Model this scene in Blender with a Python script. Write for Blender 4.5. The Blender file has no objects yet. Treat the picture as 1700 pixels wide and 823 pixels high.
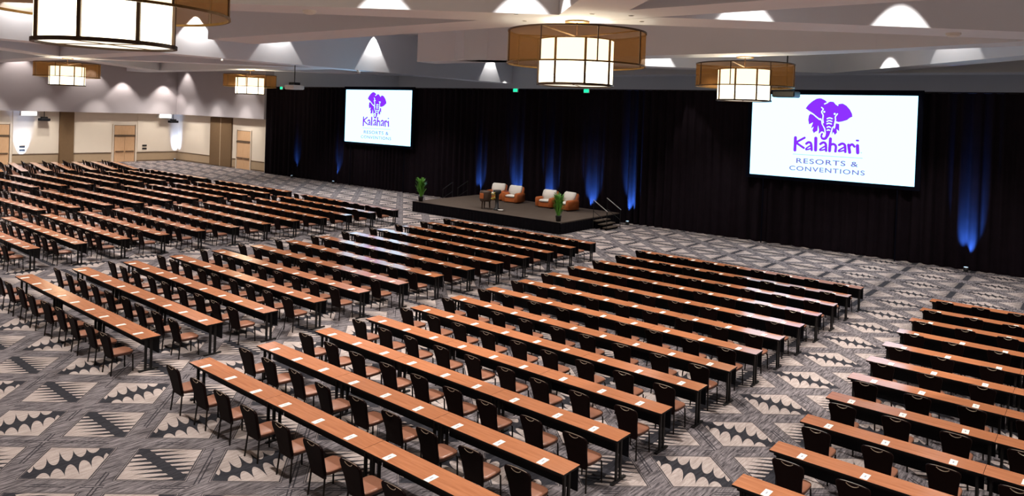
import bpy, bmesh, math, random
from mathutils import Vector, Matrix
random.seed(7)
sc = bpy.context.scene
C = sc.collection
PI = math.pi
R = math.radians

# ------------------------------------------------------------------ camera
CAM_H = 5.977
YAW, PIT, ROL, FPX, PPY = R(38.43), R(-0.883), R(2.041), 1200.6, 207.5
_r0 = Vector((math.cos(YAW), math.sin(YAW), 0))
_fw = Vector((-math.sin(YAW) * math.cos(PIT), math.cos(YAW) * math.cos(PIT), math.sin(PIT)))
_u0 = Vector((math.sin(YAW) * math.sin(PIT), -math.cos(YAW) * math.sin(PIT), math.cos(PIT)))
_rt = math.cos(ROL) * _r0 + math.sin(ROL) * _u0
_up = -math.sin(ROL) * _r0 + math.cos(ROL) * _u0
cd = bpy.data.cameras.new('camera')
cam = bpy.data.objects.new('camera', cd)
C.objects.link(cam)
cam.matrix_world = Matrix(((_rt.x, _up.x, -_fw.x, 0), (_rt.y, _up.y, -_fw.y, 0), (_rt.z, _up.z, -_fw.z, CAM_H), (0, 0, 0, 1)))
cd.sensor_width = 36.0
cd.lens = FPX / 1700 * 36.0
cd.shift_y = -(411.5 - PPY) / 1700
cd.clip_end = 400
sc.camera = cam


def to_px(p):
    d = Vector(p) - Vector((0, 0, CAM_H))
    z = d.dot(_fw)
    if z < 0.3:
        return None
    return 850 + FPX * d.dot(_rt) / z, PPY - FPX * d.dot(_up) / z


# ------------------------------------------------------------------ world, exposure
w = bpy.data.worlds.new('world')
sc.world = w
w.use_nodes = True
w.node_tree.nodes['Background'].inputs[0].default_value = (0.5, 0.5, 0.55, 1)
w.node_tree.nodes['Background'].inputs[1].default_value = 0.05
sc.view_settings.view_transform = 'Standard'
sc.view_settings.look = 'None'
sc.view_settings.gamma = 1
sc.view_settings.use_curve_mapping = False
sc.view_settings.exposure = 0.2
sc.cycles.sample_clamp_indirect = 4.0
sc.cycles.max_bounces = 6
sc.cycles.diffuse_bounces = 4
sc.cycles.transparent_max_bounces = 12


def lamp(name, kind, loc, energy, color=(1, 1, 1), target=None, size=0.1, angle=90, blend=0.3):
    l = bpy.data.lights.new(name, kind)
    l.energy = energy
    l.color = color
    if kind == 'SPOT':
        l.spot_size = R(angle)
        l.spot_blend = blend
        l.shadow_soft_size = size
    elif kind == 'POINT':
        l.shadow_soft_size = size
    o = bpy.data.objects.new(name, l)
    C.objects.link(o)
    o.location = loc
    if target is not None:
        o.rotation_euler = (Vector(target) - Vector(loc)).to_track_quat('-Z', 'Y').to_euler()
    return o


WARM = (1.0, 0.94, 0.88)
# the recessed ceiling downlights that light the room, at the level of the beam soffits
for gx in (-67, -57, -47, -37, -28.5, -18.5, -8, 2, 11):
    for gy in (5.5, 13.5, 23.5):
        lamp('downlight_and_fill_lamp', 'SPOT', (gx, gy, 8.6), 2500 if gx < -33 else 1900, WARM, (gx, gy, 0), 0.12, 118, 0.6)
for gx in (-69, -64, -59):
    lamp('downlight_and_fill_lamp', 'SPOT', (gx, 33, 8.6), 950, WARM, (gx, 33, 0), 0.12, 118, 0.6)
for gx in (-52, -43, -35, -28, -22.5, -14, -5, 4, 12):
    lamp('downlight_and_fill_lamp', 'SPOT', (gx, 31.4, 8.6), 900 if -30 < gx < -20 else 1350, WARM, (gx, 31.4, 0), 0.12, 108, 0.6)
# wall-wash scallops on the beam faces and on the far wall
for x, y, z, an in [(-41.15, 12.8, 11.5, 78), (-41.15, 21.8, 11.3, 80), (-41.15, 27.3, 11.6, 76), (-41.15, 35.4, 11.6, 65), (-41.15, 48.8, 11.6, 60), (-17.5, 34.2, 10.9, 60), (-4.5, 34.1, 11.6, 60)]:
    lamp('cove_lamp', 'SPOT', (x, y, z), 1000, (1, 0.93, 0.86), (x, y, 0), 0.05, an, 0.2)
for x, y, z, nx, ny in [(-15.3, 13.4, 11.65, 0.61, -0.79), (-12.3, 15.75, 11.65, 0.61, -0.79), (-7.4, 19.4, 11.7, 0.64, -0.77), (-4.1, 22.2, 11.7, 0.64, -0.77), (-7.3, 37.3, 11.65, -0.707, -0.707)]:
    lamp('cove_lamp', 'SPOT', (x + 1.12 * nx, y + 1.12 * ny, z), 1900, (1, 0.93, 0.86), (x + 1.12 * nx, y + 1.12 * ny, 0), 0.04, 51, 0.08)
for y, z in ((16.5, 8.9), (22.3, 10.4), (28.1, 9.6), (31.0, 8.55), (34.9, 8.45)):
    lamp('cove_lamp', 'SPOT', (-71.5, y, z), 620, (1, 0.90, 0.82), (-71.65, y, 0), 0.05, 84, 0.5)
for x, z in ((-70.3, 10.0), (-59.6, 9.4)):
    lamp('cove_lamp', 'SPOT', (x, 35.4, z), 620, (1, 0.90, 0.82), (x, 35.55, 0), 0.05, 80, 0.5)
# wall washers along the left wall and the corner
for y in (20.5, 24.2, 28.7, 34.6):
    lamp('washer_lamp', 'SPOT', (-69.6, y, 8.6), 950, (1, 0.93, 0.84), (-73, y, 1.8), 0.1, 42, 0.8)
for x in (-69.5, -64.6, -59.6):
    lamp('washer_lamp', 'SPOT', (x, 33.5, 8.6), 950, (1, 0.93, 0.84), (x, 36.9, 1.8), 0.1, 42, 0.8)
# the part of the hall behind the drape
for gx in (-50, -38, -26, -14, -2, 10):
    lamp('downlight_and_fill_lamp', 'SPOT', (gx, 45.5, 8.6), 1100, (0.86, 0.92, 1.0), (gx, 47.5, 0), 0.12, 130, 0.6)  # added fill spots, no seen fixtures, brighten the hall beyond the drape
for gx in (-40.6, -27.7):
    lamp('cove_lamp', 'SPOT', (gx, 50.9, 10.6), 900, (1, 0.93, 0.86), (gx, 50.9, 0), 0.05, 51, 0.15)


# ------------------------------------------------------------------ node helpers
class S:
    """a socket with arithmetic"""
    nt = None

    def __init__(s, v):
        s.v = v

    @staticmethod
    def m(op, *a):
        n = S.nt.nodes.new('ShaderNodeMath')
        n.operation = op
        for i, x in enumerate(a):
            x = x.v if isinstance(x, S) else x
            if isinstance(x, (int, float)):
                n.inputs[i].default_value = x
            else:
                S.nt.links.new(x, n.inputs[i])
        return S(n.outputs[0])

    def __add__(s, o): return S.m('ADD', s, o)
    __radd__ = __add__
    def __sub__(s, o): return S.m('SUBTRACT', s, o)
    def __rsub__(s, o): return S.m('SUBTRACT', o, s)
    def __mul__(s, o): return S.m('MULTIPLY', s, o)
    __rmul__ = __mul__
    def __truediv__(s, o): return S.m('DIVIDE', s, o)
    def __lt__(s, o): return S.m('LESS_THAN', s, o)
    def __gt__(s, o): return S.m('GREATER_THAN', s, o)
    def abs(s): return S.m('ABSOLUTE', s)
    def rnd(s): return S.m('ROUND', s)
    def frac(s): return S.m('FRACT', s)
    def sqrt(s): return S.m('SQRT', s)
    def mx(s, o): return S.m('MAXIMUM', s, o)
    def mn(s, o): return S.m('MINIMUM', s, o)


def mixc(nt, fac, a, b):
    n = nt.nodes.new('ShaderNodeMix')
    n.data_type = 'RGBA'
    for i, x in ((0, fac), (6, a), (7, b)):
        if isinstance(x, S):
            x = x.v
        if isinstance(x, (tuple, list)):
            n.inputs[i].default_value = tuple(x) + ((1,) if len(x) == 3 else ())
        elif isinstance(x, (int, float)):
            n.inputs[i].default_value = x
        else:
            nt.links.new(x, n.inputs[i])
    return n.outputs[2]


def new_mat(name):
    m = bpy.data.materials.new(name)
    m.use_nodes = True
    nt = m.node_tree
    return m, nt, nt.nodes['Principled BSDF']


def noise(nt, vec, scale, detail=2, rough=0.5):
    n = nt.nodes.new('ShaderNodeTexNoise')
    n.inputs['Scale'].default_value = scale
    n.inputs['Detail'].default_value = detail
    n.inputs['Roughness'].default_value = rough
    if vec is not None:
        nt.links.new(vec, n.inputs['Vector'])
    return n.outputs[0]


def coords(nt, kind='Object', scale=(1, 1, 1), rotz=0):
    t = nt.nodes.new('ShaderNodeTexCoord')
    mp = nt.nodes.new('ShaderNodeMapping')
    mp.inputs['Scale'].default_value = scale
    mp.inputs['Rotation'].default_value = (0, 0, rotz)
    nt.links.new(t.outputs[kind], mp.inputs['Vector'])
    return mp.outputs[0]


def plain(name, col, rough=0.5, metal=0.0, var=0.12, scale=6.0, spec=0.5, sheen=0.0):
    m, nt, b = new_mat(name)
    f = noise(nt, coords(nt), scale, 3)
    c = mixc(nt, f, tuple(x * (1 - var) for x in col), tuple(min(1, x * (1 + var)) for x in col))
    nt.links.new(c, b.inputs['Base Color'])
    b.inputs['Roughness'].default_value = rough
    b.inputs['Metallic'].default_value = metal
    b.inputs['Specular IOR Level'].default_value = spec
    if sheen:
        b.inputs['Sheen Weight'].default_value = sheen
    return m


def glow(name, col, strength):
    m = bpy.data.materials.new(name)
    m.use_nodes = True
    nt = m.node_tree
    nt.nodes.clear()
    o = nt.nodes.new('ShaderNodeOutputMaterial')
    e = nt.nodes.new('ShaderNodeEmission')
    e.inputs[0].default_value = (*col, 1)
    e.inputs[1].default_value = strength
    nt.links.new(e.outputs[0], o.inputs[0])
    return m


def carpet_mat():
    m, nt, b = new_mat('patterned_carpet')
    S.nt = nt
    g = nt.nodes.new('ShaderNodeNewGeometry')
    sp = nt.nodes.new('ShaderNodeSeparateXYZ')
    nt.links.new(g.outputs['Position'], sp.inputs[0])
    X, Y = S(sp.outputs[0]), S(sp.outputs[1])
    th = R(-1.0)
    c, s_ = math.cos(th), math.sin(th)
    dx, dy = X + 12.86, Y - 4.835
    xr = dx * c + dy * s_
    yr = dy * c - dx * s_
    u, v = xr / 2.2, yr / 1.985
    a1, b1 = u - u.rnd(), v - v.rnd()
    u2, v2 = u + 0.5, v + 0.5
    a2, b2 = u2 - u2.rnd(), v2 - v2.rnd()
    D1 = a1.abs() + b1.abs()
    t1 = D1 < 0.5
    n1 = 1 - t1
    D = D1.mn(1 - D1)
    along = b1 * t1 + a2 * n1
    across = a1 * t1 + b2 * n1
    right = xr > 4.95
    fat = (t1 - right).abs()
    aa = across.abs()
    al = along.abs()
    # broad scalloped teeth
    t = ((along + across * 0.28) * 10.0 + 0.5).frac()
    q = t * 2 - 1
    cusp = 1 - (1 - q * q).mx(0).sqrt()
    wfat = 0.034 + (0.40 - al).mx(0) * 0.60 * cusp
    dfat = aa < wfat
    # long thin fingers
    t_ = ((along - across * 0.67) * 12.0).frac()
    q_ = (t_ * 2 - 1).abs()
    dfine = (aa < 0.045).mx(q_ > ((aa - 0.045) * 3.3 + 0.36))
    dark = dfat * fat + dfine * (1 - fat)
    dark = dark.mx(al > 0.275)
    inner = D < 0.352
    n2 = noise(nt, coords(nt, 'Object', (13, 1.3, 1), R(-8)), 2.2, 4, 0.66)
    n3 = noise(nt, coords(nt, 'Object', (1, 1, 1)), 60, 2, 0.6)
    f2 = S(n2)
    grain = (f2 - 0.36) * 3.2
    grain = grain.mx(0).mn(1)
    cream = mixc(nt, grain, (0.31, 0.255, 0.235), (0.50, 0.425, 0.395))
    darkc = mixc(nt, grain, (0.020, 0.020, 0.025), (0.045, 0.043, 0.050))
    grey = mixc(nt, grain, (0.040, 0.036, 0.040), (0.29, 0.255, 0.265))
    inside = mixc(nt, dark, cream, darkc)
    col = mixc(nt, inner, grey, inside)
    # pencil lines round every lozenge and along the bands
    ln = ((D - 0.362).abs() < 0.007).mx((D - 0.383).abs() < 0.004)
    col = mixc(nt, ln * 0.8, col, (0.035, 0.032, 0.038))
    lt = (D - 0.373).abs() < 0.003
    col = mixc(nt, lt * 0.5, col, (0.40, 0.34, 0.31))
    seg = S(noise(nt, coords(nt, 'Object', (1, 1, 1)), 0.9, 1)) > 0.5
    md = ((D - 0.480).abs() < 0.008) * seg
    col = mixc(nt, md * 0.9, col, (0.03, 0.028, 0.034))
    n4 = S(n3) * 0.5 + 0.75
    mul = nt.nodes.new('ShaderNodeMix')
    mul.data_type = 'RGBA'
    mul.blend_type = 'MULTIPLY'
    mul.inputs[0].default_value = 1
    nt.links.new(col, mul.inputs[6])
    cc = nt.nodes.new('ShaderNodeCombineColor')
    for i in range(3):
        nt.links.new(n4.v, cc.inputs[i])
    nt.links.new(cc.outputs[0], mul.inputs[7])
    nt.links.new(mul.outputs[2], b.inputs['Base Color'])
    b.inputs['Roughness'].default_value = 0.95
    b.inputs['Specular IOR Level'].default_value = 0.1
    return m


def wood_mat(name, c1, c2, rough, scale=(0.6, 9, 9), spec=0.5):
    m, nt, b = new_mat(name)
    S.nt = nt
    f = (S(noise(nt, coords(nt, 'Object', scale), 3.0, 5, 0.6)) - 0.3) * 2.4
    nt.links.new(mixc(nt, f.mx(0).mn(1), c1, c2), b.inputs['Base Color'])
    b.inputs['Roughness'].default_value = rough
    b.inputs['Specular IOR Level'].default_value = spec
    return m


def scrim_mat():
    m = bpy.data.materials.new('bronze_scrim')
    m.use_nodes = True
    nt = m.node_tree
    nt.nodes.clear()
    o = nt.nodes.new('ShaderNodeOutputMaterial')
    tr = nt.nodes.new('ShaderNodeBsdfTransparent')
    tr.inputs[0].default_value = (0.92, 0.80, 0.66, 1)
    df = nt.nodes.new('ShaderNodeBsdfDiffuse')
    tl = nt.nodes.new('ShaderNodeBsdfTranslucent')
    wv = noise(nt, coords(nt, 'Object'), 40, 2)
    c = mixc(nt, wv, (0.10, 0.045, 0.012), (0.17, 0.08, 0.024))
    nt.links.new(c, df.inputs[0])
    nt.links.new(c, tl.inputs[0])
    m1 = nt.nodes.new('ShaderNodeMixShader')
    m1.inputs[0].default_value = 0.5
    nt.links.new(df.outputs[0], m1.inputs[1])
    nt.links.new(tl.outputs[0], m1.inputs[2])
    m2 = nt.nodes.new('ShaderNodeMixShader')
    m2.inputs[0].default_value = 0.55
    nt.links.new(tr.outputs[0], m2.inputs[1])
    nt.links.new(m1.outputs[0], m2.inputs[2])
    nt.links.new(m2.outputs[0], o.inputs[0])
    return m


def pad_mat():
    """white notepad with a small printed mark"""
    m, nt, b = new_mat('notepad_paper')
    S.nt = nt
    t = nt.nodes.new('ShaderNodeTexCoord')
    sp = nt.nodes.new('ShaderNodeSeparateXYZ')
    nt.links.new(t.outputs['Object'], sp.inputs[0])
    x, y = S(sp.outputs[0]), S(sp.outputs[1])
    k = (x.abs() < 0.011) * ((y - 0.005).abs() < 0.035)
    nt.links.new(mixc(nt, k * 0.7, (0.86, 0.82, 0.76), (0.10, 0.13, 0.22)), b.inputs['Base Color'])
    b.inputs['Roughness'].default_value = 0.7
    return m


M = dict(
    carpet=carpet_mat(),
    table_wood=wood_mat('cherry_laminate', (0.37, 0.135, 0.058), (0.52, 0.205, 0.095), 0.15, spec=0.6),
    table_edge=plain('black_edge_band', (0.006, 0.005, 0.005), 0.6, spec=0.2),
    panel=plain('modesty_panel_black', (0.005, 0.005, 0.0075), 0.7, spec=0.2),
    black_metal=plain('black_metal', (0.008, 0.007, 0.007), 0.5, 0.0, spec=0.25),
    chair_back=plain('dark_brown_vinyl', (0.0075, 0.0022, 0.0018), 0.65, 0, 0.2, 9, 0.09),
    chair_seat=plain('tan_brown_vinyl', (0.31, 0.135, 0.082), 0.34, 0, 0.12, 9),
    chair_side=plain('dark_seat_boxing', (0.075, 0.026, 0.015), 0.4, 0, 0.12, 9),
    chair_leg=plain('dark_bronze_tube', (0.009, 0.006, 0.005), 0.45, 0.1, spec=0.2),
    handle=plain('brushed_nickel', (0.72, 0.60, 0.48), 0.32, 0.9),
    pad=pad_mat(),
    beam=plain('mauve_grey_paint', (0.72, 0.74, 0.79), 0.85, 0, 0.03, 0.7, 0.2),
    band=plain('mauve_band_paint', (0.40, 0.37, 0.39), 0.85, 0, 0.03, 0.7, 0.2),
    ceil=plain('grey_ceiling_paint', (0.72, 0.73, 0.77), 0.9, 0, 0.03, 0.7, 0.2),
    wall=plain('cream_vinyl_wall', (0.76, 0.67, 0.56), 0.8, 0, 0.03, 1.2, 0.2),
    wainscot=plain('tan_wainscot', (0.42, 0.31, 0.20), 0.8, 0, 0.06, 3, 0.2),
    rail=plain('brown_rail', (0.14, 0.09, 0.055), 0.6),
    brown_panel=plain('brown_partition_fabric', (0.17, 0.105, 0.055), 0.85, 0, 0.1, 5, 0.2),
    door=wood_mat('maple_door', (0.60, 0.36, 0.19), (0.72, 0.46, 0.27), 0.45, (9, 9, 0.7)),
    door_dark=plain('door_hardware', (0.12, 0.075, 0.045), 0.5),
    drape=plain('black_drape', (0.0082, 0.0053, 0.0076), 0.95, 0, 0.35, 2.5, 0.05),
    frame_black=plain('screen_border_black', (0.003, 0.0035, 0.008), 0.9, spec=0.03),
    screen=glow('screen_light', (0.35, 0.74, 1.0), 2.4),
    purple=glow('logo_purple', (0.24, 0.028, 0.95), 1.0),
    slate=glow('logo_slate', (0.20, 0.14, 0.52), 1.0),
    pale=glow('logo_rule_grey', (0.42, 0.62, 0.70), 1.0),
    deck=plain('brown_stage_carpet', (0.085, 0.064, 0.051), 0.95, 0, 0.15, 4, 0.1),
    skirt=plain('black_stage_skirt', (0.0035, 0.0028, 0.004), 0.85, 0, 0.4, 8, 0.06),
    leather=plain('cognac_leather', (0.50, 0.135, 0.035), 0.36, 0, 0.18, 7),
    white_hide_and_glare=plain('white_hide_and_seat_glare', (0.80, 0.76, 0.70), 0.7, 0, 0.05, 6),  # plain white; on the armchair seats it is glare put into the colour
    dark_wood=plain('dark_carved_wood', (0.06, 0.032, 0.018), 0.5, 0, 0.4, 12),
    yellow=plain('yellow_flowers', (0.42, 0.34, 0.06), 0.7, 0, 0.4, 30),
    leaf=plain('green_leaf', (0.075, 0.24, 0.018), 0.5, 0, 0.5, 9),
    pot=plain('black_pot', (0.012, 0.012, 0.012), 0.4),
    shade=glow('lit_drum_shade', (1.0, 0.85, 0.60), 4.5),
    shade_bottom=glow('lit_drum_diffuser', (1.0, 0.88, 0.70), 1.35),
    bronze=plain('bronze_frame', (0.055, 0.028, 0.014), 0.45, 0.3),
    gold=plain('gold_frame', (0.16, 0.085, 0.02), 0.4, 0.5),
    scrim=scrim_mat(),
    white_metal=plain('white_metal', (0.75, 0.73, 0.70), 0.5),
    grey_metal=plain('silver_rail', (0.55, 0.54, 0.52), 0.3, 0.8),
    lit_panel=glow('lit_panel', (1.0, 0.97, 0.92), 2.2),
    exit_green=glow('exit_green', (0.02, 0.85, 0.42), 1.1),
    led_lens=glow('led_lens', (0.55, 0.75, 1.0), 1.6),
    blueglass=plain('projector_glass', (0.03, 0.12, 0.30), 0.15),
)


# ------------------------------------------------------------------ mesh helpers
class MB:
    def __init__(s):
        s.v, s.f, s.mi = [], [], []

    def add(s, vs, fs, mi=0):
        n = len(s.v)
        s.v += [tuple(x) for x in vs]
        s.f += [tuple(i + n for i in f) for f in fs]
        s.mi += [mi] * len(fs)
        return s

    def box(s, x0, x1, y0, y1, z0, z1, mi=0, bev=0.0):
        if bev <= 0:
            vs = [(x, y, z) for z in (z0, z1) for y in (y0, y1) for x in (x0, x1)]
            s.add(vs, [(0, 2, 3, 1), (4, 5, 7, 6), (0, 1, 5, 4), (2, 6, 7, 3), (0, 4, 6, 2), (1, 3, 7, 5)], mi)
        else:
            b = bev
            rings = []
            for z, i in ((z0, b), (z0 + b, 0), (z1 - b, 0), (z1, b)):
                rings.append([(x0 + i + b, y0 + i, z), (x1 - i - b, y0 + i, z), (x1 - i, y0 + i + b, z), (x1 - i, y1 - i - b, z),
                              (x1 - i - b, y1 - i, z), (x0 + i + b, y1 - i, z), (x0 + i, y1 - i - b, z), (x0 + i, y0 + i + b, z)])
            s.loft(rings, mi)
        return s

    def loft(s, rings, mi=0, cap=True, closed=True):
        k = len(rings[0])
        vs = [p for r in rings for p in r]
        fs = []
        for i in range(len(rings) - 1):
            for j in range(k if closed else k - 1):
                a, b_ = i * k + j, i * k + (j + 1) % k
                fs.append((a, b_, b_ + k, a + k))
        if cap:
            fs.append(tuple(range(k))[::-1])
            fs.append(tuple((len(rings) - 1) * k + j for j in range(k)))
        s.add(vs, fs, mi)
        return s

    def tube(s, pts, r, n=6, mi=0):
        pts = [Vector(p) for p in pts]
        rings = []
        for i, p in enumerate(pts):
            d = (pts[min(i + 1, len(pts) - 1)] - pts[max(i - 1, 0)]).normalized()
            a = d.orthogonal().normalized() if abs(d.z) < 0.95 else Vector((1, 0, 0))
            a = (a - d * a.dot(d)).normalized()
            b_ = d.cross(a)
            rr = r[i] if isinstance(r, (list, tuple)) else r
            rings.append([p + rr * (math.cos(2 * PI * j / n) * a + math.sin(2 * PI * j / n) * b_) for j in range(n)])
        return s.loft(rings, mi)

    def lathe(s, prof, n=20, c=(0, 0), mi=0, cap=True):
        return s.loft([[(c[0] + r * math.cos(2 * PI * j / n), c[1] + r * math.sin(2 * PI * j / n), z) for j in range(n)] for r, z in prof], mi, cap)

    def prism(s, poly, z0, z1, mi=0):
        return s.loft([[(x, y, z0) for x, y in poly], [(x, y, z1) for x, y in poly]], mi)

    def mesh(s, name, mats, smooth=False, fix=True):
        me = bpy.data.meshes.new(name)
        me.from_pydata(s.v, [], s.f)
        for m in (mats if isinstance(mats, (list, tuple)) else [mats]):
            me.materials.append(m)
        me.polygons.foreach_set('material_index', s.mi)
        if smooth:
            me.polygons.foreach_set('use_smooth', [True] * len(s.f))
        if fix:
            bm = bmesh.new()
            bm.from_mesh(me)
            bmesh.ops.recalc_face_normals(bm, faces=bm.faces)
            bm.to_mesh(me)
            bm.free()
        me.update()
        return me


def link(name, me, parent=None, loc=(0, 0, 0), rotz=0):
    o = bpy.data.objects.new(name, me)
    C.objects.link(o)
    o.location = loc
    o.rotation_euler = (0, 0, rotz)
    if parent is not None:
        o.parent = parent
    return o


def part(name, mb, mat, parent=None, smooth=False, **k):
    return link(name, mb.mesh(name, mat, smooth), parent, **k)


def tag(o, label, cat, group=None):
    o['label'] = label
    o['category'] = cat
    if group:
        o['group'] = group
    return o


def thing(name, label, cat, loc=(0, 0, 0), rotz=0, group=None):
    o = link(name, None, None, loc, rotz)
    o.empty_display_size = 0.2
    return tag(o, label, cat, group)


def struct(name, mb, mat, parent=None):
    o = part(name, mb, mat, parent)
    if parent is None:
        o['kind'] = 'structure'
    return o


def kids(src, dst):
    for ch in src.children:
        c = ch.copy()
        C.objects.link(c)
        c.parent = dst
        for g in ch.children:
            d = g.copy()
            C.objects.link(d)
            d.parent = c


# ------------------------------------------------------------------ the room
XL, YB = -73.0, 36.9          # left wall, back wall of the left corner
TOP, SOF = 11.8, 8.75         # coffer ceiling and beam soffits
struct('floor', MB().box(-76, 18, -3, 66, -0.2, 0), M['carpet'])
ceiling = struct('ceiling', MB().box(-76, 18, -3, 66, TOP, TOP + 0.2), M['ceil'])


def beam(poly):
    return part('beam', MB().prism(poly, SOF, TOP), M['beam'], ceiling)


beam([(-30.0, 16.35), (-30.0, 18.6), (-13.5, 18.0), (-9.2, 17.85), (16, 17.6), (16, 16.1), (-9.3, 16.4), (-14.4, 16.4)])
beam([(-14.4, 16.4), (-19.9, 11.8), (-31.5, 2.3), (-29.6, 2.3), (-18.6, 10.9), (-11.5, 16.38)])
beam([(-11.9, 18.0), (-9.2, 17.9), (-3.5, 22.7), (1.8, 27.3), (-0.2, 27.7), (-5.5, 23.1)])
beam([(-11.5, 16.4), (-9.3, 16.4), (-2.9, 10.0), (-5.1, 10.0)])
beam([(-30.0, 28.9), (-30.0, 30.4), (-9.0, 30.05), (-1.5, 28.4), (2, 27.3), (-1.2, 26.85), (-6.0, 28.4)])
beam([(-30, 40.9), (-30, 42.6), (16, 42.6), (16, 40.9)])
beam([(-13.0, 41.0), (-19.9, 34.9), (-27, 28.8), (-25.6, 28.0), (-18.4, 34.2), (-10.8, 40.9)])
beam([(-11.2, 41.2), (-1.9, 32.0), (3.0, 27.2), (4.6, 27.6), (-9.3, 41.2)])
beam([(-42.9, -3), (-41.4, -3), (-41.4, 66), (-42.9, 66)])
beam([(-72, 19.0), (-42.9, 19.0), (-42.9, 20.8), (-72, 20.8)])
beam([(-72, 31.2), (-42.9, 31.2), (-42.9, 33.0), (-72, 33.0)])
beam([(-56.0, 20.8), (-53.8, 20.8), (-43.2, 31.2), (-45.4, 31.2)])
beam([(-56.0, 19.0), (-53.8, 19.0), (-43.2, 8.6), (-45.4, 8.6)])
beam([(-57.2, 20.8), (-55.0, 20.8), (-65.4, 31.2), (-67.6, 31.2)])
beam([(-53.0, 33.0), (-50.8, 33.0), (-43.2, 40.4), (-45.4, 40.4)])
# end bulkhead of the hall behind the drape
struct('wall_end', MB().box(-56.8, 18, 52, 52.4, 0, TOP), M['beam'])
struct('wall_back', MB().box(-76, 18, -3.2, -3, 0, TOP), M['wall'])
struct('wall_right', MB().box(16.5, 16.9, -3, 66, 0, TOP), M['wall'])
# left wall: cream field, tan wainscot, chair rail, base, deep painted band above
wl = struct('wall_left', MB().box(XL - 0.3, XL, -3, YB + 0.4, 0, 4.8), M['wall'])
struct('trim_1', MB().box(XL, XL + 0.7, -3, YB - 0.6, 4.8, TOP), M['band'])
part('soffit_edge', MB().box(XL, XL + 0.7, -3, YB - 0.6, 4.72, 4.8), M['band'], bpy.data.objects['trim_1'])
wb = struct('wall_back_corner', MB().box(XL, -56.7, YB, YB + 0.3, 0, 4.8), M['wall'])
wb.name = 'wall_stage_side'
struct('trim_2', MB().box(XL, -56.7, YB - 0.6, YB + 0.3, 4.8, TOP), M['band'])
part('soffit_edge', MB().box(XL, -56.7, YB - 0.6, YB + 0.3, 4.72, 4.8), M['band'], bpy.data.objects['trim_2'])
part('return_wall', MB().box(-57.0, -56.7, YB + 0.3, 66, 0, TOP), M['beam'], wb)
DOORS_L = [(19.9, 22.04), (30.6, 32.6)]
COL = (25.85, 27.0)
fields = [(-3, 19.7), (22.25, 25.85), (27.0, 30.4), (32.8, YB)]
for a, b_ in fields:
    part('wainscot', MB().box(XL, XL + 0.025, a, b_, 0.12, 0.84), M['wainscot'], wl)
    part('chair_rail', MB().box(XL, XL + 0.05, a, b_, 0.84, 0.90), M['rail'], wl)
    part('baseboard', MB().box(XL, XL + 0.035, a, b_, 0, 0.12), M['rail'], wl)
    part('field_panel', MB().box(XL, XL + 0.06, a, b_, 0.95, 4.71), M['wall'], wl)
part('partition_pocket', MB().box(XL, XL + 0.35, COL[0], COL[1], 0, 4.71), M['brown_panel'], wl)
for a, b_ in [(-72.9, -66.65), (-62.65, -61.95), (-59.45, -56.75)]:
    part('wainscot', MB().box(a, b_, YB - 0.025, YB, 0.12, 0.84), M['wainscot'], wb)
    part('chair_rail', MB().box(a, b_, YB - 0.05, YB, 0.84, 0.90), M['rail'], wb)
    part('baseboard', MB().box(a, b_, YB - 0.035, YB, 0, 0.12), M['rail'], wb)
part('corner_trim', MB().box(-56.9, -56.7, YB - 0.3, YB, 0, 7.5), M['wall'], wb)


def door_set(name, along, a, b_, at, leaves):
    """recessed maple door with transom panel, head rail and push bars; along 'y' on the left wall, 'x' on the back wall"""
    def bx(p0, p1, d0, d1, z0, z1):
        return MB().box(at + d0, at + d1, p0, p1, z0, z1) if along == 'y' else MB().box(p0, p1, at - d1, at - d0, z0, z1)
    fr = struct(name, bx(a, b_, 0.0, 0.03, 0, 3.55), M['rail'])
    part('transom_panel', bx(a + 0.06, b_ - 0.06, 0.03, 0.06, 2.62, 3.5), M['door'], fr)
    part('head_rail', bx(a, b_, 0.03, 0.12, 2.46, 2.58), M['door_dark'], fr)
    wd = (b_ - a - 0.12) / leaves
    for i in range(leaves):
        p0 = a + 0.06 + i * wd
        lf = part('door_leaf', bx(p0 + 0.008, p0 + wd - 0.008, 0.03, 0.075, 0.02, 2.44), M['door'], fr)
        part('push_bar', bx(p0 + 0.08, p0 + wd - 0.08, 0.075, 0.15, 0.98, 1.07), M['door_dark'], lf)
    for p0, p1 in ((a - 0.1, a), (b_, b_ + 0.1)):
        part('jamb', bx(p0, p1, 0.0, 0.1, 0, 3.62), M['wall'], fr)
    return fr


door_set('door_1', 'y', DOORS_L[0][0], DOORS_L[0][1], XL, 2)
door_set('door_2', 'y', DOORS_L[1][0], DOORS_L[1][1], XL, 2)
door_set('door_3', 'x', -61.85, -59.55, YB, 2)
d4 = struct('door_4', MB().box(-66.6, -62.7, YB - 0.06, YB, 0, 4.66), M['rail'])
for x0, x1 in ((-66.55, -64.72), (-64.58, -62.75)):
    part('pocket_leaf', MB().box(x0, x1, YB - 0.12, YB - 0.06, 0.05, 4.6), M['brown_panel'], d4)
part('centre_strip', MB().box(-64.71, -64.59, YB - 0.13, YB - 0.06, 0.05, 4.6), M['wainscot'], d4)


def wall_plate(y, lab):
    t = thing('wall_plate', lab, 'wall plate', (XL + 0.06, y, 1.25))
    for z in (0.0, 0.3):
        o = part('plate', MB().box(0, 0.03, -0.22, 0.22, z - 0.09, z + 0.09, 0, 0.008), M['pot'], t)


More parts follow.
